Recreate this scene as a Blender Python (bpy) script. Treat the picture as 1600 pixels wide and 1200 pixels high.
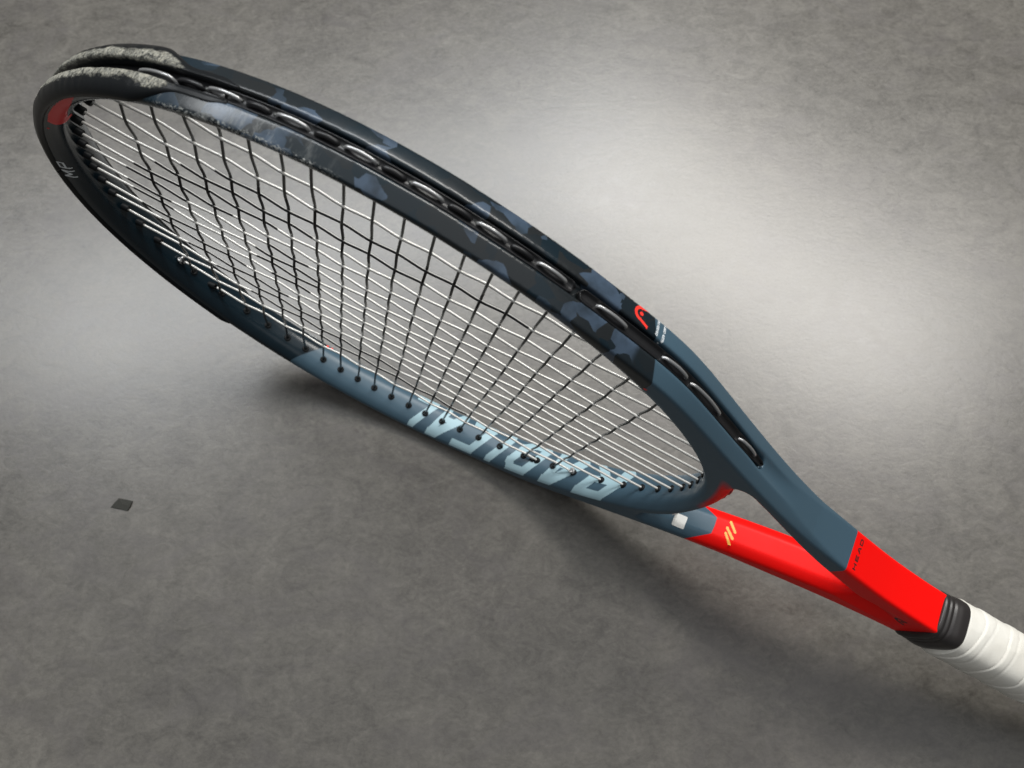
import bpy, bmesh, math, random
import numpy as np
from mathutils import Matrix, Vector
random.seed(4); RNG=np.random.default_rng(4)
for o in list(bpy.data.objects): bpy.data.objects.remove(o)
S=bpy.context.scene; C=S.collection
# ---------------------------------------------------------------- camera, world, lamps, exposure
PITCH=math.radians(70.2); CAM_H=0.4648
cam=bpy.data.cameras.new('camera'); cob=bpy.data.objects.new('camera',cam); C.objects.link(cob); S.camera=cob
cob.location=(0,0,CAM_H); cob.rotation_euler=(math.pi/2-PITCH,0,0)
cam.sensor_width=36; cam.lens=1195.87/1600*36; cam.clip_start=.01; cam.clip_end=60
cam.dof.use_dof=True; cam.dof.focus_distance=.33; cam.dof.aperture_fstop=15
W=bpy.data.worlds.new('World'); S.world=W; W.use_nodes=True
bg=W.node_tree.nodes['Background']; bg.inputs[0].default_value=(.93,.97,1,1); bg.inputs[1].default_value=.12
def lamp(name,loc,target,sx,sy,power,col):
    l=bpy.data.lights.new(name,'AREA'); l.shape='RECTANGLE'; l.size=sx; l.size_y=sy; l.energy=power; l.color=col
    o=bpy.data.objects.new(name,l); C.objects.link(o); o.location=loc
    o.rotation_euler=(Vector(target)-Vector(loc)).to_track_quat('-Z','Y').to_euler(); return o
lamp('overhead_light',(.90,1.31,2.0),(.1,.15,0),1.5,.5,40,(1,.975,.93))
lamp('overhead_light',(-.65,1.42,2.0),(-.1,.1,0),2.4,.45,38,(.95,.98,1))
lamp('overhead_light',(0,-.1,2.7),(0,-.1,0),4.5,3.0,24,(.97,.985,1))  # large fill panel, added for soft ambient light from above
S.view_settings.view_transform='Standard'; S.view_settings.look='None'; S.view_settings.exposure=.12; S.view_settings.gamma=1
S.render.engine='CYCLES'
# ---------------------------------------------------------------- geometry of the racket, racket axes in mm:
# x from the tip (-) to the butt (+), y towards the upper rim (+), z out of the string plane towards the viewer (+)
NA1,NA2,NN1,NN2,NB=148.0,170.7,2.06,1.95,122.0
KX=[-110.6,-95.0,-80.1,-66.8,-54.0,-41.9,-29.8,-17.8,-6.0,5.6,17.5,29.5,40.9,52.4,64.3,76.6,90.1,104.7,121.4]
MY=[90.5,75.6,62.0,49.6,37.9,26.3,15.6,4.7]; MY=MY+[-a for a in MY[::-1]]
def inner_w(x):
    x=np.asarray(x,float);a=np.where(x<0,NA1,NA2);n=np.where(x<0,NN1,NN2)
    return NB*np.clip(1-np.abs(x/a)**n,0,1)**(1/n)
def inner_x(y,s):
    a,n=(NA1,NN1) if s<0 else (NA2,NN2)
    return s*a*max(1e-9,1-abs(y/NB)**n)**(1/n)
def smooth(a,b,x):
    t=np.clip((x-a)/(b-a),0,1);return t*t*(3-2*t)
def pchip(xs,ys,x):
    xs=np.asarray(xs,float);ys=np.asarray(ys,float);h=np.diff(xs);d=np.diff(ys)/h
    m=np.zeros_like(ys);m[1:-1]=np.where(d[:-1]*d[1:]>0,2*d[:-1]*d[1:]/(d[:-1]+d[1:]+1e-12),0);m[0]=d[0];m[-1]=d[-1]
    i=np.clip(np.searchsorted(xs,x)-1,0,len(xs)-2);t=(x-xs[i])/h[i]
    return ys[i]*(1+2*t)*(1-t)**2+h[i]*m[i]*t*(1-t)**2+ys[i+1]*t*t*(3-2*t)+h[i]*m[i+1]*t*t*(t-1)
def inner_poly():          # upper half of the string opening, tip -> bridge
    th=np.linspace(np.pi,0,181)
    c,s=np.cos(th),np.abs(np.sin(th))
    out=[]
    for a_,b_,t in zip(c,s,th):
        A,n=(NA1,NN1) if a_<0 else (NA2,NN2)
        out.append((A*np.sign(a_)*abs(a_)**(2/n),NB*b_**(2/n)))
    return np.array(out)
_ip=inner_poly()
def _outer():
    p=_ip;d=np.gradient(p,axis=0);d/=np.linalg.norm(d,axis=1)[:,None];n=np.stack([-d[:,1],d[:,0]],1)
    n[0]=(-1,0)
    th=np.interp(p[:,0],[-148,-120,-60,0,40,70,92],[9.6,9.2,8.8,8.9,9.6,11.2,12.4])
    q=p+n*th[:,None];q=q[q[:,0]<92.5]
    ax=np.concatenate([q[-8:,0],[112,135,158,181,203,226,250,276,305,312]])
    ay=np.concatenate([q[-8:,1],[109.6,94.6,78.6,63.2,49.6,38.6,29,20.6,15,14.4]])
    X=np.linspace(q[-1,0],312,160)[1:]
    Y=pchip(ax,ay,X)
    for _ in range(12): Y[1:-1]=(Y[:-2]+2*Y[1:-1]+Y[2:])/4
    r=np.concatenate([q,np.stack([X,Y],1)]); i0=int(np.argmax(r[:,0]>20)); i1=int(np.argmax(r[:,0]>215)); seg=_resample(r[i0:i1],140)
    for _ in range(140): seg[1:-1]=(seg[:-2]+2*seg[1:-1]+seg[2:])/4
    return np.concatenate([r[:i0],seg,r[i1:]])
def _resample(p,n):
    s=np.concatenate([[0],np.cumsum(np.linalg.norm(np.diff(p,axis=0),axis=1))]);u=np.linspace(0,s[-1],n)
    return np.stack([np.interp(u,s,p[:,0]),np.interp(u,s,p[:,1])],1)
OUT=_outer()
_th=np.array([(182.2,0),(182,12),(180.8,24),(178.2,34),(175,43),(173.2,49),(172.2,53),(173,55),(176,54.2),(181,51.0),(187,47.4),(195,42.2),(205,35.8),(216,28.8),(232,19.9),(250,11.6),(262,6.2),(270,2.6),(273,0)],float)
THR=_resample(_th,120)
for _ in range(4): THR[1:-1]=(THR[:-2]+2*THR[1:-1]+THR[2:])/4
GX0,GX1,GY1,GD=-166.0,320.0,140.0,0.75
_gx=np.arange(GX0,GX1+GD,GD);_gy=np.arange(0,GY1+GD,GD)
def _sdf2(poly,close):
    """signed distance on the y>=0 grid, positive inside the (mirrored) polygon"""
    A=poly[:-1];B=poly[1:];PX,PY=np.meshgrid(_gx,_gy,indexing='ij')
    d2=np.full(PX.shape,1e9)
    for (ax,ay),(bx,by) in zip(A,B):
        ex,ey=bx-ax,by-ay;L=ex*ex+ey*ey+1e-12
        t=np.clip(((PX-ax)*ex+(PY-ay)*ey)/L,0,1)
        d2=np.minimum(d2,(PX-ax-t*ex)**2+(PY-ay-t*ey)**2)
    ins=np.zeros(PX.shape,bool)
    for (ax,ay),(bx,by) in zip(A,B):      # cast a ray towards +y
        m=(ax<=PX)!=(bx<=PX)
        yy=ay+(PX-ax)/(bx-ax if bx!=ax else 1e-12)*(by-ay)
        ins^=m&(yy>PY)
    d=np.sqrt(d2);return np.where(ins,d,-d)
_DO=_sdf2(OUT,1); _DI=-_sdf2(np.concatenate([_ip]),0); _DT=-_sdf2(THR,0)
def _lut(T,x,y):
    fx=np.clip((x-GX0)/GD,0,T.shape[0]-1.001);fy=np.clip(np.abs(y)/GD,0,T.shape[1]-1.001)
    i=fx.astype(int);j=fy.astype(int);u=fx-i;w=fy-j
    return (T[i,j]*(1-u)+T[i+1,j]*u)*(1-w)+(T[i,j+1]*(1-u)+T[i+1,j+1]*u)*w
def smax(a,b,k):
    h=np.maximum(k-np.abs(a-b),0)/k;return np.maximum(a,b)+h*h*k*.25
def crest(x): return np.interp(x,[-160,-60,40,120,200,260,310],[10.4,11.2,11.5,11.1,10.6,10.4,10.2])
def lip(x): return 3.3+(5.4)*smooth(170,245,x)
def fout(do,x):
    c=crest(x);l=lip(x);return l+(c-l)*(1-(1-np.clip(do/8,0,1))**2.2)
def field(x,y,z,groove=True):
    do=_lut(_DO,x,y);di=_lut(_DI,x,y);dt=_lut(_DT,x,y);az=np.abs(z)
    l=lip(x)
    val=5.0*smooth(250,266,x)*(1-smooth(272,302,x))*np.clip(1-np.abs(y)/9.5,0,1)
    F=smax(1.7*np.clip((az-l)/(10.4-np.minimum(l,7)),0,1.5)**1.3+1.3*smooth(160,171,x)*(1-smooth(174,204,x))*np.clip(1-(az/4.2)**2,0,1)-do,az-crest(x)+val+.40*np.clip(6.2-di,0,6)*(1-smooth(110,170,x)),1.5)
    Gi=2.6*(az/9)**3-di
    F=smax(F,Gi*.8,.7)
    # throat side: bridge bevelled, arm inner walls rounded
    br=smooth(192,182,x)*smooth(52,43,np.abs(y))
    ht=br*(2.6+8.5*(1-(1-np.clip(dt/8,0,1))**2.0))+(1-br)*(5.2+5.6*(1-(1-np.clip(dt/6,0,1))**2.2))
    F=smax(F,(az-ht)*.75,.8)
    F=smax(F,-dt,.6)
    F=smax(F,x-306.5,.8)
    if groove:
        gr=np.maximum(np.hypot(az,np.maximum(x-169.3,0))-(3.0-.4*smooth(150,170,x)),do-3.4)
        F=smax(F,-gr,1.25)
    return F
def grad(x,y,z,h=.08):
    g=np.stack([field(x+h,y,z)-field(x-h,y,z),field(x,y+h,z)-field(x,y-h,z),field(x,y,z+h)-field(x,y,z-h)],-1)/(2*h)
    return g
def cast(P0,D,tmax=60,step=.35):
    """march points P0 (n,3) along D (3 or n,3) to the frame surface; returns hit points and a mask"""
    P0=np.asarray(P0,float);D=np.broadcast_to(np.asarray(D,float),P0.shape);D=D/np.linalg.norm(D,axis=1)[:,None]
    t=np.zeros(len(P0));hit=np.zeros(len(P0),bool);ft=field(*(P0.T))
    for _ in range(int(tmax/step)):
        act=~hit
        if not act.any(): break
        tn=t+np.where(act,np.maximum(step,0),0);q=P0+D*tn[:,None];fn=field(*(q.T))
        new=act&(fn<0)
        if new.any():
            fr=np.clip(ft/(ft-fn+1e-9),0,1);t=np.where(new,t+fr*(tn-t),tn)
        else: t=tn
        hit|=new;ft=np.where(act&~new,fn,ft)
    return P0+D*t[:,None],hit
# ---------------------------------------------------------------- helpers
MM=.001
def linked(name,me,mat=None,parent=None,loc=None):
    o=bpy.data.objects.new(name,me); C.objects.link(o)
    if mat and not me.materials: me.materials.append(mat)
    if parent: o.parent=parent
    if loc is not None: o.location=loc
    return o
def mesh_from(name,V,F,smooth=True):
    me=bpy.data.meshes.new(name); me.from_pydata((np.asarray(V)*MM).tolist(),[],[list(map(int,f)) for f in F]); me.update()
    me.polygons.foreach_set('use_smooth',[smooth]*len(me.polygons)); return me
class Mat:
    def __init__(s,name,color=(.5,.5,.5),rough=.5,**kw):
        s.m=bpy.data.materials.new(name); s.m.use_nodes=True; s.t=s.m.node_tree; s.b=s.t.nodes['Principled BSDF']
        s.b.inputs['Base Color'].default_value=(*color,1); s.b.inputs['Roughness'].default_value=rough
        for k,v in kw.items(): s.b.inputs[k.replace('_',' ')].default_value=v
        s.tc=None
    def n(s,t,**kw):
        q=s.t.nodes.new(t)
        for k,v in kw.items(): setattr(q,k,v)
        return q
    def l(s,a,b): s.t.links.new(a,b)
    def coord(s):
        if not s.tc: s.tc=s.n('ShaderNodeTexCoord')
        return s.tc.outputs['Object']
    def mm(s):          # object coordinates in millimetres, split
        mp=s.n('ShaderNodeVectorMath',operation='SCALE'); s.l(s.coord(),mp.inputs[0]); mp.inputs['Scale'].default_value=1000
        sp=s.n('ShaderNodeSeparateXYZ'); s.l(mp.outputs[0],sp.inputs[0]); s.vec=mp.outputs[0]; return sp.outputs
    def math(s,op,a,b=None,c=None,clamp=False):
        q=s.n('ShaderNodeMath',operation=op); q.use_clamp=clamp
        for i,v in enumerate((a,b,c)):
            if v is None: continue
            if isinstance(v,(int,float)): q.inputs[i].default_value=v
            else: s.l(v,q.inputs[i])
        return q.outputs[0]
    def mask(s,v,lo,hi):       # 0 below lo, 1 above hi
        q=s.n('ShaderNodeMapRange'); s.l(v,q.inputs[0]); q.inputs[1].default_value=lo; q.inputs[2].default_value=hi; return q.outputs[0]
    def mix(s,f,a,b):
        q=s.n('ShaderNodeMix',data_type='RGBA')
        for i,v in ((0,f),(6,a),(7,b)):
            if isinstance(v,tuple): q.inputs[i].default_value=(*v,1)
            elif isinstance(v,(int,float)): q.inputs[i].default_value=v
            else: s.l(v,q.inputs[i])
        return q.outputs[2]
    def fmix(s,f,a,b):
        q=s.n('ShaderNodeMix',data_type='FLOAT')
        for i,v in ((0,f),(2,a),(3,b)):
            if isinstance(v,(int,float)): q.inputs[i].default_value=v
            else: s.l(v,q.inputs[i])
        return q.outputs[0]
    def noise(s,scale,detail=2,vec=None,rough=.5,dist=0):
        q=s.n('ShaderNodeTexNoise'); q.inputs['Scale'].default_value=scale; q.inputs['Detail'].default_value=detail
        q.inputs['Roughness'].default_value=rough; q.inputs['Distortion'].default_value=dist
        s.l(vec if vec is not None else s.coord(),q.inputs['Vector']); return q.outputs[0]
    def scaled(s,v):
        q=s.n('ShaderNodeVectorMath',operation='MULTIPLY'); s.l(s.coord(),q.inputs[0]); q.inputs[1].default_value=v; return q.outputs[0]
    def bump(s,h,strength,dist):
        q=s.n('ShaderNodeBump'); q.inputs['Strength'].default_value=strength; q.inputs['Distance'].default_value=dist
        s.l(h,q.inputs['Height']); s.l(q.outputs[0],s.b.inputs['Normal'])
# ---------------------------------------------------------------- floor
gm=Mat('floor_vinyl',rough=.5)
n1=gm.noise(9,5,rough=.62,dist=.5); n2=gm.noise(1,6,vec=gm.scaled((60,84,60)),rough=.72,dist=.9); n3=gm.noise(1,4,vec=gm.scaled((300,420,300)),rough=.65,dist=.6); n4=gm.noise(2.6,2); n5=gm.noise(1300,2); n6=gm.noise(15,5,vec=gm.scaled((1,1.5,1)),rough=.7,dist=1.2)
v=gm.math('ADD',gm.math('MULTIPLY',n1,.24),gm.math('MULTIPLY',n2,.42)); v=gm.math('ADD',v,gm.math('MULTIPLY',n3,.28)); v=gm.math('ADD',v,gm.math('MULTIPLY',n5,.06))
f=gm.mask(v,.38,.63)
c=gm.mix(f,(.056,.0505,.043),(.142,.131,.113)); c=gm.mix(gm.math('MULTIPLY',gm.mask(n6,.48,.62),.35),c,(.085,.076,.074))
gm.l(c,gm.b.inputs['Base Color'])
gm.l(gm.math('ADD',gm.math('MULTIPLY',n2,.09),gm.math('ADD',gm.math('MULTIPLY',n3,.07),.225)),gm.b.inputs['Roughness'])
gm.b.inputs['Specular IOR Level'].default_value=.72
gm.bump(gm.math('ADD',gm.math('MULTIPLY',n3,.8),gm.math('MULTIPLY',n2,1.2)),.10,.0006)
fm=bpy.data.meshes.new('floor'); fm.from_pydata([(-6,-6,0),(6,-6,0),(6,6,0),(-6,6,0)],[],[(0,1,2,3)])
fl=linked('floor',fm,gm.m); fl['kind']='structure'
# ---------------------------------------------------------------- racket root
RC=np.array([[0.8756983974454442,0.21466035408489517,-0.4325196516870118],[0.4780456170684496,-0.2592654983637479,0.8391983015700625],[0.06800518151546894,-0.9416487316088625,-0.32965582285863615]])
TC=np.array([-64.23775871147524,-31.91299635033449,360.07423051518305])
cs,sn=math.cos(PITCH),math.sin(PITCH)
C2W=np.array([[1,0,0],[0,-sn,cs],[0,-cs,-sn]])
RW=C2W@RC; TW=C2W@TC*MM+np.array([0,0,CAM_H])
U_,_,Vt=np.linalg.svd(RW); RW=U_@Vt
BASE=np.array([57.,-127.,0.])
M=Matrix([list(RW[i])+[float((TW+RW@BASE*MM)[i])] for i in range(3)]+[[0,0,0,1]])
root=bpy.data.objects.new('tennis_racket',None); C.objects.link(root); root.matrix_world=M; root.empty_display_size=.05
root['label']='slate blue and black tennis racket standing on its edge, with red throat and white grip'
root['category']='tennis racket'
OFF=tuple((-BASE*MM).tolist())
def part(name,me,mat=None,parent=None):
    if parent is None: return linked(name,me,mat,root,OFF)
    return linked(name,me,mat,parent)
# ---------------------------------------------------------------- materials of the racket
BLUE=(.052,.098,.135); NAVY=(.005,.014,.021); REDC=(.92,.0025,.001)
pm=Mat('frame_paint',rough=.3); X,Y,Z=pm.mm(); az=pm.math('ABSOLUTE',Z)
near=pm.mask(Y,-.3,.3)
darkN=pm.mask(pm.math('SUBTRACT',X,pm.math('MULTIPLY',Z,.45)),102.2,101.8)
darkF=pm.mask(pm.math('ADD',X,pm.math('MULTIPLY',Z,.75)),-38.2,-39.2)
dark=pm.fmix(near,darkF,darkN)
zz=pm.math('MULTIPLY',Z,Z)
redN=pm.mask(X,241.0,241.25)
redF=pm.mask(pm.math('ADD',X,pm.math('ADD',pm.math('MULTIPLY',pm.math('MAXIMUM',pm.math('SUBTRACT',az,4.6),0),1.25),pm.math('MULTIPLY',az,.05))),205.2,205.5)
red=pm.fmix(near,redF,redN)
# red underside of the throat bridge; its soft edge paints the red arm's reflection
brd=pm.math('ADD',X,pm.math('MULTIPLY',pm.math('MULTIPLY',Y,Y),.0036))
redB=pm.math('MULTIPLY',pm.mask(brd,173.6,175.8),pm.math('MULTIPLY',pm.mask(pm.math('ADD',X,pm.math('MULTIPLY',pm.math('MAXIMUM',pm.math('SUBTRACT',Y,44),0),1.2)),184,182),pm.math('MULTIPLY',pm.mask(Y,10,22),pm.mask(Y,60,50))))
red=pm.math('MAXIMUM',red,redB)
vo=pm.n('ShaderNodeTexVoronoi',distance='CHEBYCHEV',feature='F1'); vo.inputs['Scale'].default_value=1
mv=pm.n('ShaderNodeMapping'); mv.inputs['Rotation'].default_value=(.4,.5,.55); mv.inputs['Scale'].default_value=(.10,.06,.13); mv.inputs['Location'].default_value=(3.1,1.7,2.2)
pm.l(pm.vec,mv.inputs[0]); pm.l(mv.outputs[0],vo.inputs['Vector'])
vs=pm.n('ShaderNodeSeparateColor'); pm.l(vo.outputs['Color'],vs.inputs[0])
pf=pm.math('MULTIPLY',pm.mask(vs.outputs[0],.74,.765),pm.math('MULTIPLY',near,pm.mask(X,-82,-70)))
pf=pm.math('MULTIPLY',pf,pm.mask(X,97,95))
pf2=pm.math('MULTIPLY',pm.math('MULTIPLY',vs.outputs[1],near),pm.mask(X,-82,-70))
dk=pm.mix(pf2,NAVY,(.016,.018,.019))
dk=pm.mix(pm.math('MULTIPLY',pf,pm.mask(pm.noise(120,3),.25,.6)),dk,(.052,.078,.115))
col=pm.mix(dark,BLUE,dk); col=pm.mix(red,col,REDC)
# chipped lower edge near the tip
chipband=pm.math('MULTIPLY',pm.math('MULTIPLY',pm.mask(Z,9.3,10.0),pm.mask(X,-84,-74)),pm.math('MULTIPLY',pm.mask(X,-12,-26),near))
ch=pm.math('MULTIPLY',pm.mask(pm.noise(1,3,vec=pm.scaled((900,1500,1500)),rough=.7),.53,.6),chipband)
scr=pm.math('MULTIPLY',pm.math('MULTIPLY',pm.mask(pm.noise(1,4,vec=pm.scaled((300,90,90)),rough=.7),.5,.75),.35),pm.math('MULTIPLY',pm.mask(Z,3,5),pm.math('MULTIPLY',pm.mask(X,-84,-74),pm.math('MULTIPLY',pm.mask(X,-12,-40),near))))
col=pm.mix(pm.math('MAXIMUM',ch,scr),col,(.42,.43,.41))
pm.l(col,pm.b.inputs['Base Color'])
rr=pm.fmix(red,pm.fmix(dark,.34,.20),.42)
pm.l(pm.math('ADD',rr,pm.math('ADD',pm.math('MULTIPLY',scr,.6),pm.math('MULTIPLY',pm.noise(260,3),.06))),pm.b.inputs['Roughness'])
pm.l(pm.fmix(red,pm.fmix(dark,.42,.42),.2),pm.b.inputs['Specular IOR Level'])
pm.bump(pm.noise(700,2),.06,.0002)
blk=Mat('black_plastic',(.012,.012,.013),.34,Specular_IOR_Level=.4)
blk.bump(blk.noise(500,3),.15,.0003)
dred=Mat('dark_red_plastic',(.16,.004,.006),.35)
hol=Mat('grommet_plastic',(.004,.005,.006),.55,Specular_IOR_Level=.2)
white=Mat('print_white',(.78,.82,.84),.5); ice=Mat('print_ice_blue',(.35,.51,.57),.45); orange=Mat('print_red',(.95,.035,.02),.45)
yel=Mat('print_yellow',(.92,.50,.10),.45); pblk=Mat('print_black',(.012,.008,.008),.5)
stw=Mat('sticker_paper',(.80,.80,.77),.6); dredp=Mat('print_dark_red',(.85,.012,.014),.4)
# strings, painted with a black stencil (flat print held in a vertex attribute)
def string_mat(name,base,rough,metal=0,sss=0):
    m=Mat(name,base,rough); at=m.n('ShaderNodeAttribute',attribute_name='stencil')
    m.l(m.mix(at.outputs['Fac'],base,(.004,.004,.005)),m.b.inputs['Base Color'])
    m.b.inputs['Metallic'].default_value=metal
    m.l(m.fmix(at.outputs['Fac'],rough,.45),m.b.inputs['Roughness']); return m
smain=string_mat('string_silver_grey',(.66,.65,.62),.25,.3)  # light base stands in for the lamp highlight along the mains
scross=string_mat('string_cross_grey',(.085,.088,.085),.24,.4)
sloop=string_mat('string_loop_lit',(.42,.42,.42),.22,.6)  # same string, base lightened to carry the highlight on the loops
# ---------------------------------------------------------------- frame by surface nets
def surface_nets(f,lo,hi,d):
    ax=[np.arange(lo[i],hi[i]+d,d) for i in range(3)]
    nx,ny,nz=[len(a) for a in ax]
    F=np.empty((nx,ny,nz),np.float32)
    for i0 in range(0,nx,60):
        g=np.meshgrid(ax[0][i0:i0+60],ax[1],ax[2],indexing='ij'); F[i0:i0+60]=f(*g)
    I=F<0
    s=sum(I[a:nx-1+a,b:ny-1+b,c:nz-1+c].astype(np.int8) for a in (0,1) for b in (0,1) for c in (0,1))
    act=(s>0)&(s<8); ci=np.argwhere(act); idx=-np.ones(act.shape,np.int64); idx[tuple(ci.T)]=np.arange(len(ci))
    P=np.zeros((len(ci),3)); W_=np.zeros(len(ci))
    for axis in range(3):
        o1,o2=[k for k in range(3) if k!=axis]
        for a in (0,1):
            for b in (0,1):
                p=ci.copy(); p[:,o1]+=a; p[:,o2]+=b; q=p.copy(); q[:,axis]+=1
                fa=F[tuple(p.T)]; fb=F[tuple(q.T)]; m=(fa<0)!=(fb<0); t=np.where(m,fa/(fa-fb+1e-12),0)
                pos=p.astype(float); pos[:,axis]+=t; P[m]+=pos[m]; W_[m]+=1
    P/=W_[:,None]; P=P*d+np.array(lo)
    quads=[]
    for axis in range(3):
        o1,o2=[(1,2),(2,0),(0,1)][axis]
        sl0=[slice(None)]*3; sl1=[slice(None)]*3; sl0[axis]=slice(0,-1); sl1[axis]=slice(1,None)
        e=I[tuple(sl0)]!=I[tuple(sl1)]; ee=np.argwhere(e)
        ee=ee[(ee[:,o1]>0)&(ee[:,o2]>0)&(ee[:,o1]<F.shape[o1]-1)&(ee[:,o2]<F.shape[o2]-1)]
        ins=I[tuple(ee.T)]
        q=[]
        for a,b in ((-1,-1),(0,-1),(0,0),(-1,0)):
            r=ee.copy(); r[:,o1]+=a; r[:,o2]+=b; q.append(idx[tuple(r.T)])
        q=np.stack(q,1); q[~ins]=q[~ins][:,::-1]; quads.append(q)
    return P,np.concatenate(quads)
def project(P,it=4):
    for _ in range(it):
        g=grad(*P.T); f=field(*P.T); P=P-(f/np.maximum((g*g).sum(1),.05))[:,None]*g*.9
    return P
V,Q=surface_nets(field,(-163.,-137.,-12.75),(309.,137.,12.75),.7)
V=project(V,3)
frame=part('frame',mesh_from('frame',V,Q),pm.m)
# ---------------------------------------------------------------- printed decals laid on the surface
def snap(P,D,it=14):
    """move points along unit D (n,3) onto the surface"""
    D=np.broadcast_to(D,P.shape)
    for _ in range(it):
        f=field(*P.T); g=grad(*P.T); s=(g*D).sum(1); s=np.where(np.abs(s)<.25,.25*np.where(s<0,-1,1),s)
        P=P-np.clip(f/s,-2,2)[:,None]*D*.8
    return P
def decal(name,mat,o,U,V_,D,w,h,inside,cell=.3,lift=.06,starts=None,parent=None,label=None):
    """o corner, U,V_ unit axes, D direction of projection, inside(u,v) -> bool for cell centres"""
    nu,nv=int(w/cell)+1,int(h/cell)+1
    uc,vc=np.meshgrid((np.arange(nu)+.5)*cell,(np.arange(nv)+.5)*cell,indexing='ij'); m=inside(uc,vc)
    ij=np.argwhere(m); vid={}; F=[]; pts=[]
    for i,j in ij:
        f=[]
        for a,b in ((0,0),(1,0),(1,1),(0,1)):
            k=(i+a,j+b)
            if k not in vid: vid[k]=len(pts); pts.append(k)
            f.append(vid[k])
        F.append(f)
    pts=np.array(pts,float)*cell
    Pp=np.array(o)+pts[:,:1]*np.array(U)+pts[:,1:]*np.array(V_)
    if starts is not None: Pp=starts(Pp)
    D=np.array(D,float);D/=np.linalg.norm(D)
    Pp=snap(Pp,D); g=grad(*Pp.T); g/=np.linalg.norm(g,axis=1)[:,None]
    Pp=Pp+g*lift
    me=mesh_from(name,Pp,F); q=part(name,me,mat.m,parent)
    if label: q['label']=label
    return q
def segs(L,t):       # union of thick segments
    def f(u,v):
        m=np.zeros(u.shape,bool)
        for x0,y0,x1,y1 in L:
            dx,dy=x1-x0,y1-y0;l=dx*dx+dy*dy+1e-9;k=np.clip(((u-x0)*dx+(v-y0)*dy)/l,0,1)
            m|=np.maximum(np.abs(u-x0-k*dx),np.abs(v-y0-k*dy))<t/2
        return m
    return f
GL={'R':[(0,0,0,1),(0,1,.8,1),(.8,1,.8,.52),(.8,.5,0,.5),(.35,.5,.9,0)],'A':[(0,0,.38,1),(.38,1,.62,1),(.62,1,.85,0),(.15,.36,.75,.36)],'D':[(0,0,0,1),(0,1,.6,1),(.6,1,.85,.8),(.85,.8,.85,.2),(.85,.2,.6,0),(.6,0,0,0)],
'I':[(.1,0,.1,1)],'C':[(.85,1,0,1),(0,1,0,0),(0,0,.85,0)],'L':[(0,1,0,0),(0,0,.8,0)],'M':[(0,0,0,1),(0,1,.45,.3),(.45,.3,.9,1),(.9,1,.9,0)],'P':[(0,0,0,1),(0,1,.8,1),(.8,1,.8,.45),(.8,.45,0,.45)],
'H':[(0,0,0,1),(.8,0,.8,1),(0,.5,.8,.5)],'E':[(.8,1,0,1),(0,1,0,0),(0,0,.8,0),(0,.5,.7,.5)],'N':[(0,0,0,1),(0,1,.8,0),(.8,0,.8,1)],'G':[(.8,1,0,1),(0,1,0,0),(0,0,.8,0),(.8,0,.8,.45),(.8,.45,.45,.45)],'S':[(.8,1,0,1),(0,1,0,.5),(0,.5,.8,.5),(.8,.5,.8,0),(.8,0,0,0)],
'T':[(0,1,.8,1),(.4,1,.4,0)],'U':[(0,1,0,0),(0,0,.8,0),(.8,0,.8,1)]}
def word(txt,w,h,adv,t,slant=0,x0=0,y0=0,narrow={}):
    L=[];x=x0
    for ch in txt:
        ww=w*narrow.get(ch,1)
        for a,b,c,d in GL.get(ch,[]): L.append((x+a*ww+slant*b*h,y0+b*h,x+c*ww+slant*d*h,y0+d*h))
        x+=adv*narrow.get(ch+'a',narrow.get(ch,1))
    return segs(L,t)
# RADICAL on the inside of the lower rim, upright when the tip points right
rad=word('RADICAL',13,17.0,20.0,3.9,.5,2,2.2,{'I':.55,'Ia':.64,'C':.95})
decal('lettering',ice,(158.5,0,-10.6),(-1,0,0),(0,0,1),(0,-1,0),132,21.2,rad,.35,.07,
      starts=lambda P:np.stack([P[:,0],-inner_w(P[:,0])+1,P[:,2]],1),label='pale blue italic capital letters on the inside of the rim')
def poly_in(pts):
    def f(u,v):
        m=np.zeros(u.shape,bool)
        for (x0,y0),(x1,y1) in zip(pts,pts[1:]+pts[:1]):
            c=(y0>v)!=(y1>v); m^=c&(u<x0+(v-y0)/((y1-y0) or 1e-9)*(x1-x0))
        return m
    return f
def poly_decal(name,mat,pts3,n,cell,label=None,clean=None):
    n=np.array(n,float);n/=np.linalg.norm(n);P_=np.array(pts3,float);U=np.cross((0,0,1),n);U/=np.linalg.norm(U);V_=np.cross(n,U)
    o=P_.mean(0)+n*2;u=(P_-o)@U;v=(P_-o)@V_;o=o+U*(u.min()-.5)+V_*(v.min()-.5);q=[((p-o)@U,(p-o)@V_) for p in P_]
    return decal(name,mat,tuple(o),tuple(U),tuple(V_),tuple(-n),u.max()-u.min()+1,v.max()-v.min()+1,poly_in(q),cell,.06,label=label)
# MP on the front face at the tip
mp=word('MP',5.4,4.3,7.6,.85,.12,.8,.6)
decal('lettering',white,(-147.9,-6.0,12.5),(0,1,0),(-.95,0,.3),(-.32,0,-.95),17,5.6,mp,.16,.06,label='small silver letters on the rim at the tip')
# red arch emblem wrapped round the rim at the tip
poly_decal('emblem',dredp,[(-142.8,46.4,10.4),(-139.3,54.7,10.5),(-133.6,64.4,10.5),(-128.4,71.9,10.6),(-122.3,79.7,10.6),(-117.0,85.5,10.6),(-121.0,78.7,10.0),(-127.6,66.8,8.3),(-133.8,55.5,6.5),(-137.4,48.0,5.0),(-136.6,50.0,3.2),(-138.4,46.0,1.9),(-139.8,42.9,4.9),(-140.3,43.0,7.2),(-141.4,44.1,9.1)],(.62,-.36,.7),.25,'red arch emblem on the rim at the tip')
decal('lettering',dredp,(-145.8,38.5,13),(.53,.85,0),(-.8,.5,0),(0,0,-1),3.2,1.0,word('MI',.8,.7,1.1,.25,0,.2,.1),.12,.06)
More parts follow.
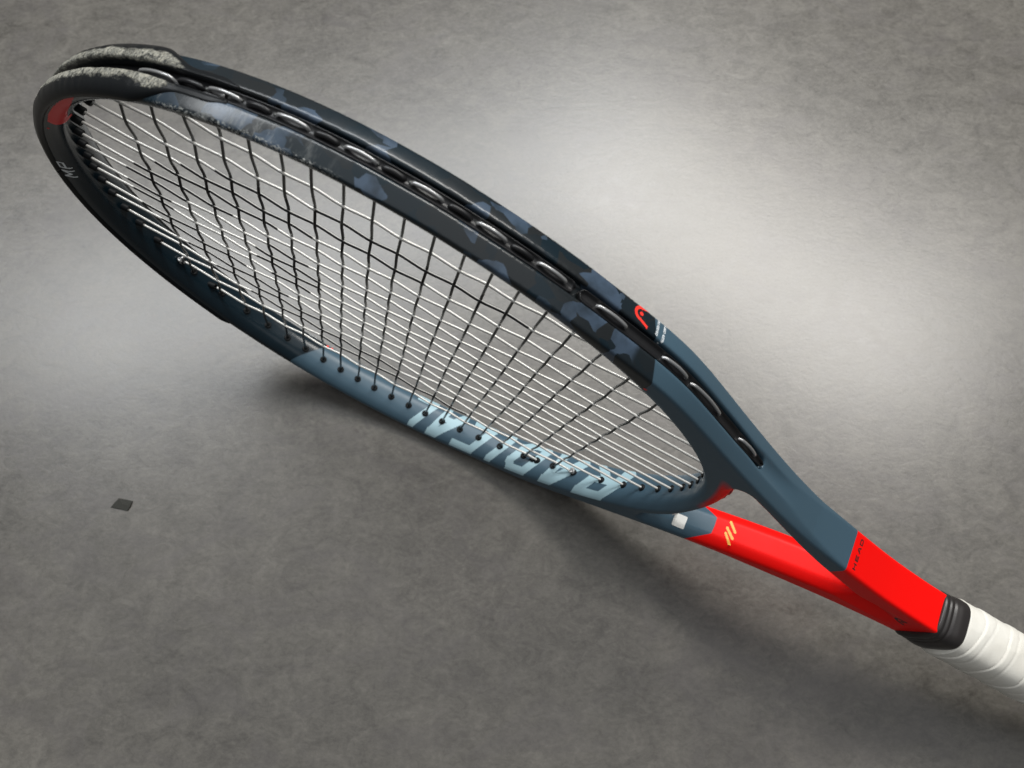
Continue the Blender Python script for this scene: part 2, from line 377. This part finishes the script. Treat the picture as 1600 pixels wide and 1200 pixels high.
# upper shoulder: arch emblem and two lines of small white print, on the rear slope
def arch(u,v):        # apex towards the tip, legs opening towards the throat, with a dot
    cx,cy=3.1,4.2; r=np.hypot(u-cx,v-cy)
    top=(np.abs(r-2.45)<.6)&(u<cx+.2)
    lg=(np.abs(np.abs(v-cy)-2.45-.33*(u-cx))<.58)&(u>=cx)&(u<cx+3.9)
    return top|lg|(np.hypot(u-cx-.1,v-cy)<.8)
_t=np.array([.93,-.36,0]);_n=np.array([.36,.93,0])
decal('emblem',orange,(90.1,118,-12.6),tuple(_t),(0,0,1),tuple(-_n*.9+np.array([0,0,.25])),8,9,arch,.12,.06,label='red arch emblem with a dot on the upper shoulder')
_t=np.array([.85,-.52,0]);_n=np.array([.52,.85,0])
t1=word('ENGINEERED',.52,.8,.72,.17,.12,.1,.12); t2=word('DESIGNED AUSTRIA',.52,.8,.60,.17,.12,.1,.12)
decal('lettering',white,(101.6,116,-11.2),(0,0,1),tuple(_t),tuple(-_n),7.6,1.2,t1,.1,.06,label='line of tiny white print on the upper shoulder')
decal('lettering',white,(104.3,114.5,-12.0),(0,0,1),tuple(_t),tuple(-_n),9.2,1.2,t2,.1,.06,label='second line of tiny white print on the upper shoulder')
# thin black word on the red throat, small mark by the collar
hd=word('HEAD',2.9,1.5,4.0,.5,0,.4,.3)
decal('lettering',pblk,(246.6,36,7.6),(0,0,-1),(-1,0,0),(0,-1,0),16.5,2.1,hd,.13,.06,label='small black capitals on the red throat')
def arch2(u,v):
    r=np.hypot(u-3.6,v-3.4);return ((np.abs(r-2.7)<.75)&(v>2.6))|((np.abs(u-1.0)<.75)&(v<=2.9)&(v>-.5))|(np.hypot(u-3.7,v-3.1)<1.0)
decal('emblem',pblk,(297.5,.5,14),(0,1,0),(-1,0,0),(0,0,-1),7.4,7.4,arch2,.15,.06,label='small black arch emblem near the collar')
# yellow strokes on the lower arm
bars=segs([(1.6,1.3,5.6,6.2),(.8,4.9,5.4,9.9),(1.0,7.9,4.9,13.2)],1.0)
an=np.array([.35,.94,0]); au=np.array([.94,-.35,0])
decal('emblem',yel,(208.2,-28,-6.3),(.94,.34,0),(0,0,1),(.34,-.94,0),7,16,bars,.2,.06,label='yellow slanted strokes on the red lower arm')
# white sticker
def rsq(u,v):
    q=np.maximum(np.abs(u-3.5)-2.7,0);w=np.maximum(np.abs(v-3.5)-2.7,0);return np.hypot(q,w)<.8
decal('sticker',stw,(183.6,-40,3.2),(.90,.43,.0),(.20,-.42,.885),(.42,-.86,-.35),7,7,rsq,.2,.12,label='small white rounded square sticker on the lower arm')
decal('lettering',white,(-45.5,-116,-10.6),(1,0,0),(0,0,1),(0,-1,0),6.5,1.0,word('MADE IN',.5,.6,.75,.16,0,.2,.1),.1,.06,starts=lambda P:np.stack([P[:,0],-inner_w(P[:,0])+1,P[:,2]],1))
decal('emblem',orange,(-33.5,-116,-10.4),(1,0,0),(0,0,1),(0,-1,0),6,1.8,lambda u,v:(np.hypot((u-1.3),v-.9)<.8)|(np.hypot((u-4.2),v-.9)<.8),.2,.06,starts=lambda P:np.stack([P[:,0],-inner_w(P[:,0])+1,P[:,2]],1))
decal('emblem',orange,(105.9,102.4,14),(1,0,0),(0,-1,0),(0,0,-1),2.4,1.5,lambda u,v:np.hypot((u-1.1)*.8,v-.7)<.6,.12,.06)
# ---------------------------------------------------------------- tubes
def tube(path,r,ns=10,cap=True,flat=None):
    P=np.asarray(path,float);n=len(P);T=np.gradient(P,axis=0);T/=np.linalg.norm(T,axis=1)[:,None]+1e-12
    r=np.broadcast_to(r,(n,)); ref=np.array([0,0,1.]) if abs(T[0,2])<.9 else np.array([1.,0,0])
    V=[];N=np.cross(T[0],ref);N/=np.linalg.norm(N)
    for i in range(n):
        N=N-T[i]*(N@T[i]);N/=np.linalg.norm(N);B=np.cross(T[i],N)
        for k in range(ns):
            a=2*math.pi*k/ns;V.append(P[i]+r[i]*(math.cos(a)*N+math.sin(a)*B))
    F=[(i*ns+k,i*ns+(k+1)%ns,(i+1)*ns+(k+1)%ns,(i+1)*ns+k) for i in range(n-1) for k in range(ns)]
    if cap: F+= [tuple(range(ns))[::-1],tuple((n-1)*ns+k for k in range(ns))]
    return np.array(V),F
def join(L):
    V=[];F=[];o=0
    for v,f in L: V.append(v);F+=[tuple(i+o for i in q) for q in f];o+=len(v)
    return np.concatenate(V),F
# stencil in the string plane: an arch (half drawn on each side) and a round dot
ARC=[(-118,0,9),(-113,14,12),(-100,27,12),(-84,36,15),(-66,47,16.5),(-50,54,15),(-35,62,13),(-15,65,12),(5,68,10),(25,73,8.5),(45,76,6),(60,76,3)]
def stencil(p):
    x,y=p[:,0],np.abs(p[:,1]);m=np.zeros(len(p),bool)
    for (x0,y0,r0),(x1,y1,r1) in zip(ARC[:-1],ARC[1:]):
        dx,dy=x1-x0,y1-y0;k=np.clip(((x-x0)*dx+(y-y0)*dy)/(dx*dx+dy*dy),0,1);r=r0+(r1-r0)*k
        m|=np.hypot(x-x0-k*dx,y-y0-k*dy)<r
    return m|(np.hypot((x+45)/17.5,p[:,1]/20)<1)
def string_obj(name,path,r,mat,ns=10,thr=-.15,paint=True):
    V,F=tube(path,r,ns);me=mesh_from(name,V,F)
    a=me.attributes.new('stencil','FLOAT','POINT');C_=np.repeat(np.asarray(path,float),ns,axis=0)
    nz=(V-C_)[:,2]/r
    a.data.foreach_set('value',(stencil(C_)&(nz>thr)&paint).astype(np.float32)); return part(name,me,mat.m)
SR=.61
def weave(u,knots,amps,a,b):
    """offset along u: alternate heights at the knots, zero at both ends; straight runs bent over each crossing"""
    ks=[a]+list(knots)+[b];vs=[0]+list(amps)+[0];z=np.interp(u,ks,vs);h=1.6
    for _ in range(3):
        z=(np.interp(u-h,u,z)+2*z+np.interp(u+h,u,z))/4
    return z
for j,y in enumerate(MY):
    a,b=inner_x(y,-1)-9,inner_x(y,1)+8; u=np.arange(a,b,1.0)
    am=[.5*(-1)**(k+1+j+1+1) for k in range(19)]      # (k+j) even: cross in front
    kk=[(x,s) for x,s in zip(KX,am) if a+6<x<b-6]
    z=weave(u,[q[0] for q in kk],[q[1] for q in kk],a+7,b-7)
    jit=RNG.normal(0,.25,1)[0]
    string_obj('main_string',np.stack([u,np.full_like(u,y)+jit*np.sin(u/60.),z],1),SR,smain,thr=-.5)
for k,x in enumerate(KX):
    w=float(inner_w(x)); a,b=-w-8.2,w+8.2; u=np.arange(a,b,1.0)
    kk=[(y,.72*(-1)**(k+1+j+1)) for j,y in enumerate(MY) if abs(y)<w-2][::-1]
    z=weave(u,[q[0] for q in kk],[q[1] for q in kk],a+7,b-7)
    dx=.18*np.sin(u*.05+k)+RNG.normal(0,.12)
    string_obj('cross_string',np.stack([x+dx*np.clip((w-np.abs(u))/20,0,1),u,z],1),SR,scross,thr=-.6)
# ---------------------------------------------------------------- loops, bumps and strips in the groove
op=OUT; os_=np.concatenate([[0],np.cumsum(np.linalg.norm(np.diff(op,axis=0),axis=1))])
od=np.gradient(op,axis=0);od/=np.linalg.norm(od,axis=1)[:,None];on=np.stack([-od[:,1],od[:,0]],1); on[0]=(-1,0)
def rim(s,o,z,side=1):
    """point at arc length s along the outer outline (from the tip), o outwards, height z"""
    x=np.interp(s,os_,op[:,0]);y=np.interp(s,os_,op[:,1]);nx=np.interp(s,os_,on[:,0]);ny=np.interp(s,os_,on[:,1]);l=np.hypot(nx,ny)
    return np.stack([x+o*nx/l,(y+o*ny/l)*side,z+0*s],-1)
def s_at(x): return float(np.interp(x,op[:,0],os_))
def s_of_hole(kind,v):
    if kind=='k': return s_at(KX[v-1]+0.0)
    return v
LOOP=[('k',2,3),('k',4,5),('k',6,7),('k',8,9),('k',10,11),('k',12,13),('k',14,15),('k',16,17),('k',18,19)]
loop_spans=[(s_at(KX[a-1]),s_at(KX[b-1])) for _,a,b in LOOP]
loop_spans[-1]=(s_at(106.5),s_at(119.5))
main_spans=[(s_at(121.5),s_at(141)),(s_at(154.5),s_at(166.5))]
def loop_path(s0,s1,depth,rise,zo=0,n=26):
    t=np.linspace(0,1,n);s=s0+(s1-s0)*t
    o=-depth+rise*np.sin(np.pi*t)**.8-3.2*(np.clip(1-t*9,0,1)**2+np.clip(1-(1-t)*9,0,1)**2)
    return rim(s,o,zo+0*s)
for side in (1,-1):
    for s0,s1 in loop_spans+main_spans:
        pth=loop_path(s0-.2,s1+.2,1.1,1.35,.1); pth[:,1]*=side
        string_obj('string_loop',pth,.66,sloop,10,paint=False)
    for (a,b) in zip([k for k in (3,5,7,9,11,13)],[4,6,8,10,12,14]):
        s0,s1=s_at(KX[a-1]),s_at(KX[b-1]); pth=loop_path(s0+1.6,s1-1.6,1.7,1.2,.1); pth[:,1]*=side
        v,f=tube(pth,np.concatenate([[.5,.8],np.full(22,.95),[.8,.5]]),8); part('grommet_bridge',mesh_from('grommet_bridge',v,f),blk.m)
def sweep(s0,s1,section,side,n,closed=True):
    """section(t,s) -> list of (o,z); joined along the rim"""
    V=[];m=None
    for i in range(n+1):
        t=i/n;s=s0+(s1-s0)*t;sec=section(t,s);m=len(sec)
        for o,z in sec: V.append(rim(np.array(s),o,z,side))
    F=[(i*m+k,i*m+(k+1)%m,(i+1)*m+(k+1)%m,(i+1)*m+k) for i in range(n) for k in range(m)]
    F+=[tuple(range(m))[::-1],tuple(n*m+k for k in range(m))]
    if side<0: F=[f[::-1] for f in F]
    return np.array(V),F
def end_round(t,L,r):       # width factor for rounded ends
    d=min(t*L,(1-t)*L); return math.sqrt(max(0,1-(1-min(d/r,1))**2))
for side in (1,-1):
    for x0,x1 in ((-60,67.5),(69.3,172.0)):
        s0,s1=s_at(x0),s_at(x1);L=s1-s0
        def strip(t,s,L=L):
            e=.15+.85*end_round(t,L,2.6);w=2.35*e*(1-.4*smooth(s_at(158),s_at(171),s));c=.45*e
            return [(-3.6,c-w),(-.75,c-w),(-.45,c-w+.22),(-.65,c-w+.45),(-1.5,c-w+.7),(-1.6,c),(-1.5,c+w-.7),(-.65,c+w-.45),(-.45,c+w-.22),(-.75,c+w),(-3.6,c+w)]
        v,f=sweep(s0,s1,strip,side,110); o=part('grommet_strip',mesh_from('grommet_strip',v,f),blk.m)
# ---------------------------------------------------------------- bumper guard on the tip
gd=Mat('bumper_scuffed',rough=.5,Specular_IOR_Level=.18); gx,gy,gz=gd.mm(); ga=gd.math('ABSOLUTE',gz)
at=gd.n('ShaderNodeAttribute',attribute_name='wear')
w1=gd.noise(1,6,vec=gd.scaled((110,160,260)),rough=.75); w2=gd.noise(1,6,vec=gd.scaled((1100,900,420)),rough=.8,dist=.8); w3=gd.noise(1600,3)
ww=gd.math('MULTIPLY',at.outputs['Fac'],gd.math('ADD',gd.math('MULTIPLY',w1,2.1),gd.math('MULTIPLY',w2,.6)))
wf=gd.mask(ww,1.02,1.32)
wc=gd.mix(gd.mask(w2,.44,.58),(.045,.047,.043),(.36,.345,.285)); wc=gd.mix(gd.math('MULTIPLY',gd.mask(w3,.45,.6),.5),wc,(.33,.33,.30))
gd.l(gd.mix(wf,(.008,.009,.010),wc),gd.b.inputs['Base Color'])
gd.l(gd.fmix(wf,.33,.75),gd.b.inputs['Roughness'])
gd.bump(gd.math('MULTIPLY',gd.math('ADD',w2,w3),wf),.45,.0004)
def bumper(side,zs):
    s1=s_at(-57.0)
    def sec(t,s):
        x=float(np.interp(s,os_,op[:,0]))
        # lower edge rises towards the end of the guard: wide to x=-88, narrow by x=-72, gone at the end
        k=float(1-smooth(-92,-74,x)); k2=float(1-smooth(-64,-57,x)); h=.25+.75*k
        b=.15+1.95*k+.7*float(1-smooth(-146,-120,x)); b*=(.1+.9*k2); h*=(.3+.7*k2)
        n1,n2=[float(q) for q in RN[min(int(s/.8),len(RN)-1)]]
        b1=b+n1*.16*k; b2=b+n2*.16*k
        zt=3.2+ (11.9-3.2)*h
        return [(-3.2,2.85*zs),(b1*.9,2.85*zs),(b1+.15,3.4*zs),(b2+.1,(3.4+2.2*h)*zs),(b2-.5*h,(3.4+5.0*h)*zs),(b*.55-.6*h,(3.4+7.0*h)*zs),(-.9*h-.1,(3.4+8.3*h)*zs),(-2.4*h-.2,(3.4+8.6*h)*zs),(-2.8*h-.5,(3.4+7.0*h)*zs),(-3.6,3.2*zs)]
    v,f=sweep(0.0,s1,sec,side,130)
    if zs<0: f=[q[::-1] for q in f]
    return v,f
RN=RNG.normal(0,1,(400,2)); RN[1:-1]=(RN[:-2]+RN[1:-1]*2+RN[2:])/4
for zs in (1,-1):
    a,b=bumper(1,zs),bumper(-1,zs); v,f=join([a,b]); me=mesh_from('bumper_guard',v,f)
    at_=me.attributes.new('wear','FLOAT','POINT')
    u=np.array([s for s in np.abs(v[:,1])])
    x=v[:,0];y=v[:,1]
    do=_lut(_DO,x,y)                                     # negative outside
    wv=np.clip((1.2-do)/2.2,0,1)*smooth(4,30,y)*(1-smooth(-80,-63,x))*(1-.85*smooth(7.0,9.5,np.abs(v[:,2])))
    wv=np.maximum(wv,.55*np.clip((.8-do)/2.2,0,1)*(1-smooth(60,100,-y)))
    at_.data.foreach_set('value',wv.astype(np.float32)); q=part('bumper_guard',me,gd.m)
    if zs>0: q['label']='scuffed black bumper rail along the tip'
def floor_sec(t,s): return [(-3.6,-2.9),(-2.2,-2.9),(-2.3,0),(-2.2,2.9),(-3.6,2.9)]
v,f=join([sweep(0,s_at(-60.3),floor_sec,sd,60) for sd in (1,-1)]); part('grommet_strip',mesh_from('grommet_strip',v,f),blk.m)
# loops of the mains across the tip, lying in the groove
for a,b in ((3,4),(5,6),(7,8),(9,10),(11,12),(13,14)):
    def sy(y): return float(np.interp(abs(y),op[:60,1],os_[:60]))*(1 if y>0 else -1)
    ya,yb=MY[a-1],MY[b-1]; t=np.linspace(0,1,22); s=sy(ya)+(sy(yb)-sy(ya))*t
    P_=np.array([rim(np.array(abs(q)),-1.5+.8*math.sin(math.pi*tt)-3*max(0,1-tt*8)-3*max(0,1-(1-tt)*8),0.,1 if q>=0 else -1) for q,tt in zip(s,t)])
    string_obj('string_loop',P_,.66,sloop,10,paint=False)
# ---------------------------------------------------------------- grommets round the inside of the rim
def ring(r0,r1,h0,h1,ns=14):
    pr=[(r1,h0),(r1,h1-.25),(r1-.22,h1),(r0+.12,h1),(r0,h1-.35),(r0,h0)]
    V=[(r*math.cos(2*math.pi*k/ns),r*math.sin(2*math.pi*k/ns),z) for r,z in pr for k in range(ns)];m=len(pr)
    F=[(i*ns+k,i*ns+(k+1)%ns,(i+1)*ns+(k+1)%ns,(i+1)*ns+k) for i in range(m-1) for k in range(ns)]
    return V,F
gv,gf=ring(.74,2.0,-1.5,.8); gme=mesh_from('grommet',gv,gf); gme.materials.append(hol.m)
gv,gf=ring(.72,1.7,-2,3.4); gme2=mesh_from('grommet',gv,gf); gme2.materials.append(hol.m)
def put_grommet(p,d,me):
    d=Vector(d).normalized(); q=bpy.data.objects.new('grommet',me); C.objects.link(q); q.parent=root
    q.rotation_euler=d.to_track_quat('Z','Y').to_euler(); q.location=tuple((np.array(p)-BASE)*MM)
def inward(x,y):
    e=.5;gx=_lut(_DI,x+e,y)-_lut(_DI,x-e,y);gy=_lut(_DI,x,y+e)-_lut(_DI,x,y-e);g=-np.array([gx,gy,0]);return g/np.linalg.norm(g)
for x in KX:
    w=float(inner_w(x))
    for s in (1,-1):
        n=inward(x,s*w); d=n*.45+np.array([0,-s,0])*.55; put_grommet((x,s*w,0),d,gme)
for j,y in enumerate(MY):
    for s in (-1,1):
        x=inner_x(y,s); n=inward(x,y); d=n*.35+np.array([-s,0,0])*.65; put_grommet((x,y,0),d,gme2 if s<0 else gme)
for x in (110.0,):
    for s in (1,-1):
        w=float(inner_w(x)); put_grommet((x,s*w,0),inward(x,s*w),gme)
# tie-off knots and the short bridging loop on the lower rim
def knot(x,y,sc=1.0):
    t=np.linspace(0,2*math.pi,50); P_=np.stack([np.sin(t)+2*np.sin(2*t),np.cos(t)-2*np.cos(2*t),-np.sin(3*t)],1)*.55*sc
    n=inward(x,y);V,F=tube(P_,.55*sc,8,cap=False); m=Matrix.Identity(3); q=Vector(n).to_track_quat('Z','Y').to_matrix()
    V=np.array([q@Vector(p) for p in V])+np.array([x,y,0])+n*2.2
    part('tie_off_knot',mesh_from('tie_off_knot',V,F),sloop.m)
knot(float(inner_x(MY[14],1)),MY[14]); knot(float(inner_x(MY[14],-1)),MY[14],1.15); knot(float(inner_x(MY[2],-1))-0,MY[2],.8)
xa,xb=KX[17],110.5
t=np.linspace(0,1,20); xs=xa+(xb-xa)*t; ys=-inner_w(xs); P_=np.stack([xs,ys,0*xs],1)+np.array([inward(a,b) for a,b in zip(xs,ys)])*(-1+3.2*np.sin(np.pi*t)**.6)[:,None]
string_obj('string_loop',P_,.66,sloop,10,paint=False)
# dark red grommet strip under the throat bridge
V=[];ns=60
for i in range(ns+1):
    y=-36+72*i/ns; x=float(np.interp(abs(y),[0,12,24,34,42],[182.2,182,180.6,178,175.2])); st=.9 if (i//4)%2 else .3
    for dx,z in ((-1.5,-3.4),(st,-3.0),(st+.6,0),(st,3.0),(-1.5,3.4)): V.append((x+dx,y,z))
F=[(i*5+k,i*5+(k+1)%5,(i+1)*5+(k+1)%5,(i+1)*5+k) for i in range(ns) for k in range(5)]+[(4,3,2,1,0),tuple(ns*5+k for k in range(5))]
part('bridge_grommet_strip',mesh_from('bridge_grommet_strip',V,F),dred.m)
# ---------------------------------------------------------------- collar, grip, butt cap
def oct_r(a,hy,hz,ch,p=7):
    """radius of a rounded, bevelled section at angle a"""
    c,s=np.cos(a),np.sin(a); q=(np.abs(c/hy)**p+np.abs(s/hz)**p+np.abs((np.abs(c)/hy+np.abs(s)/hz)/ch)**p)**(-1/p); return q
def lathe(name,xs,fr,mat,ns=72,cap=(True,True)):
    V=[];
    for x in xs:
        a=np.arange(ns)*2*math.pi/ns; r=fr(x,a); V+= [(x,rr*math.cos(t),rr*math.sin(t)) for rr,t in zip(r,a)]
    n=len(xs);F=[(i*ns+k,i*ns+(k+1)%ns,(i+1)*ns+(k+1)%ns,(i+1)*ns+k) for i in range(n-1) for k in range(ns)]
    F=[f[::-1] for f in F]
    F+=[tuple(range(ns)),tuple((n-1)*ns+k for k in range(ns))[::-1]]
    F=[f[::-1] for f in F]
    return part(name,mesh_from(name,V,F),mat.m)
rub=Mat('collar_rubber',(.022,.019,.018),.36)
rub.bump(rub.noise(900,2),.1,.0002)
def collar(x,a):
    t=(x-304)/15.; e=math.sqrt(max(0,1-max(0,1-t*9)**2))*.9+.1; e2=math.sqrt(max(0,1-max(0,(t-.86)/.14)**2))
    r=oct_r(a,16.4,12.4,1.74,9)+.3+.5*t
    g=-.4*math.exp(-((t-.20)/.05)**2)-.5*math.exp(-((t-.38)/.05)**2)+.35*math.exp(-((t-.68)/.16)**2)
    return (r+g)*(.90+.10*e)*(.93+.07*e2)
lathe('collar',np.linspace(304,319,60),collar,rub)
gr=Mat('overgrip_white',(.74,.73,.68),.62); gr.b.inputs['Specular IOR Level'].default_value=.35
gn=gr.noise(35,4,rough=.6); gr.l(gr.mix(gr.mask(gn,.35,.7),(.77,.75,.69),(.68,.65,.58)),gr.b.inputs['Base Color'])
gr.bump(gr.math('ADD',gr.noise(1500,2),gr.math('MULTIPLY',gr.noise(120,3),1.5)),.12,.0005)
PT=15.5
def grip(x,a):
    ph=((x/PT)+a/(2*math.pi)+.05*np.sin(a*2+1+x*.09)+.03*np.sin(a*5+x*.23))%1.0; base=oct_r(a,16.6,14.6,1.60,6)
    wrinkle=.22*np.sin(x*.35+a*2.3+1.5*np.sin(a*2+x*.11))*np.sin(a*1.5+x*.13)+.07*np.sin(x*1.1-a*3.1+2*np.sin(x*.21))*np.sin(a*2.2-x*.3)
    step=.95*np.clip(ph/.06,0,1)*(1-.55*ph)-.24*np.exp(-((ph-.42-.10*np.sin(a*2+x*.05))/.05)**2)
    end=1 if x>319 else 1-.18*((319-x)/3)
    return (base+step+wrinkle*.5)*end*(1+.0*x)
lathe('overgrip',np.concatenate([np.linspace(316,318.9,8),np.arange(319,512,.42)]),grip,gr,120)
cap=Mat('butt_cap_black',(.015,.015,.016),.4)
def buttf(x,a):
    t=(x-510)/12; return oct_r(a,18.0,15.6,1.6,6)*(1+.10*smooth(0,.5,t))*math.sqrt(max(.02,1-max(0,(t-.75)/.27)**2))
lathe('butt_cap',np.linspace(510,522,20),buttf,cap)
# ---------------------------------------------------------------- chip on the floor
def floor_pt(u,v):
    d=C2W@np.array([(u-800)/1195.87,(v-600)/1195.87,1]); k=-CAM_H/d[2]; return d[0]*k,d[1]*k
q=[floor_pt(*p) for p in ((173,793),(180,785),(187,779),(198,780.5),(208,783),(205,791),(200,799),(188,796))]
cx=sum(a for a,b in q)/len(q);cy=sum(b for a,b in q)/len(q)
bm=bmesh.new(); bot=[bm.verts.new((a-cx,b-cy,0.0001)) for a,b in q]; top=[bm.verts.new(((a-cx)*.96,(b-cy)*.96,.0006+.00025*(i%3))) for i,(a,b) in enumerate(q)]; ct=bm.verts.new((0,0,.0011))
n=len(q)
for i in range(n):
    bm.faces.new((bot[i],bot[(i+1)%n],top[(i+1)%n],top[i])); bm.faces.new((top[i],top[(i+1)%n],ct))
bm.faces.new(bot[::-1]); bmesh.ops.recalc_face_normals(bm,faces=bm.faces)
me=bpy.data.meshes.new('floor_chip'); bm.to_mesh(me); bm.free()
cm=Mat('chip_grey',(.042,.042,.037),.8,Specular_IOR_Level=.2)
ch=linked('floor_chip',me,cm.m,None,(cx,cy,0)); ch['label']='small flat dark grey angular chip lying alone on the floor'; ch['category']='chip'
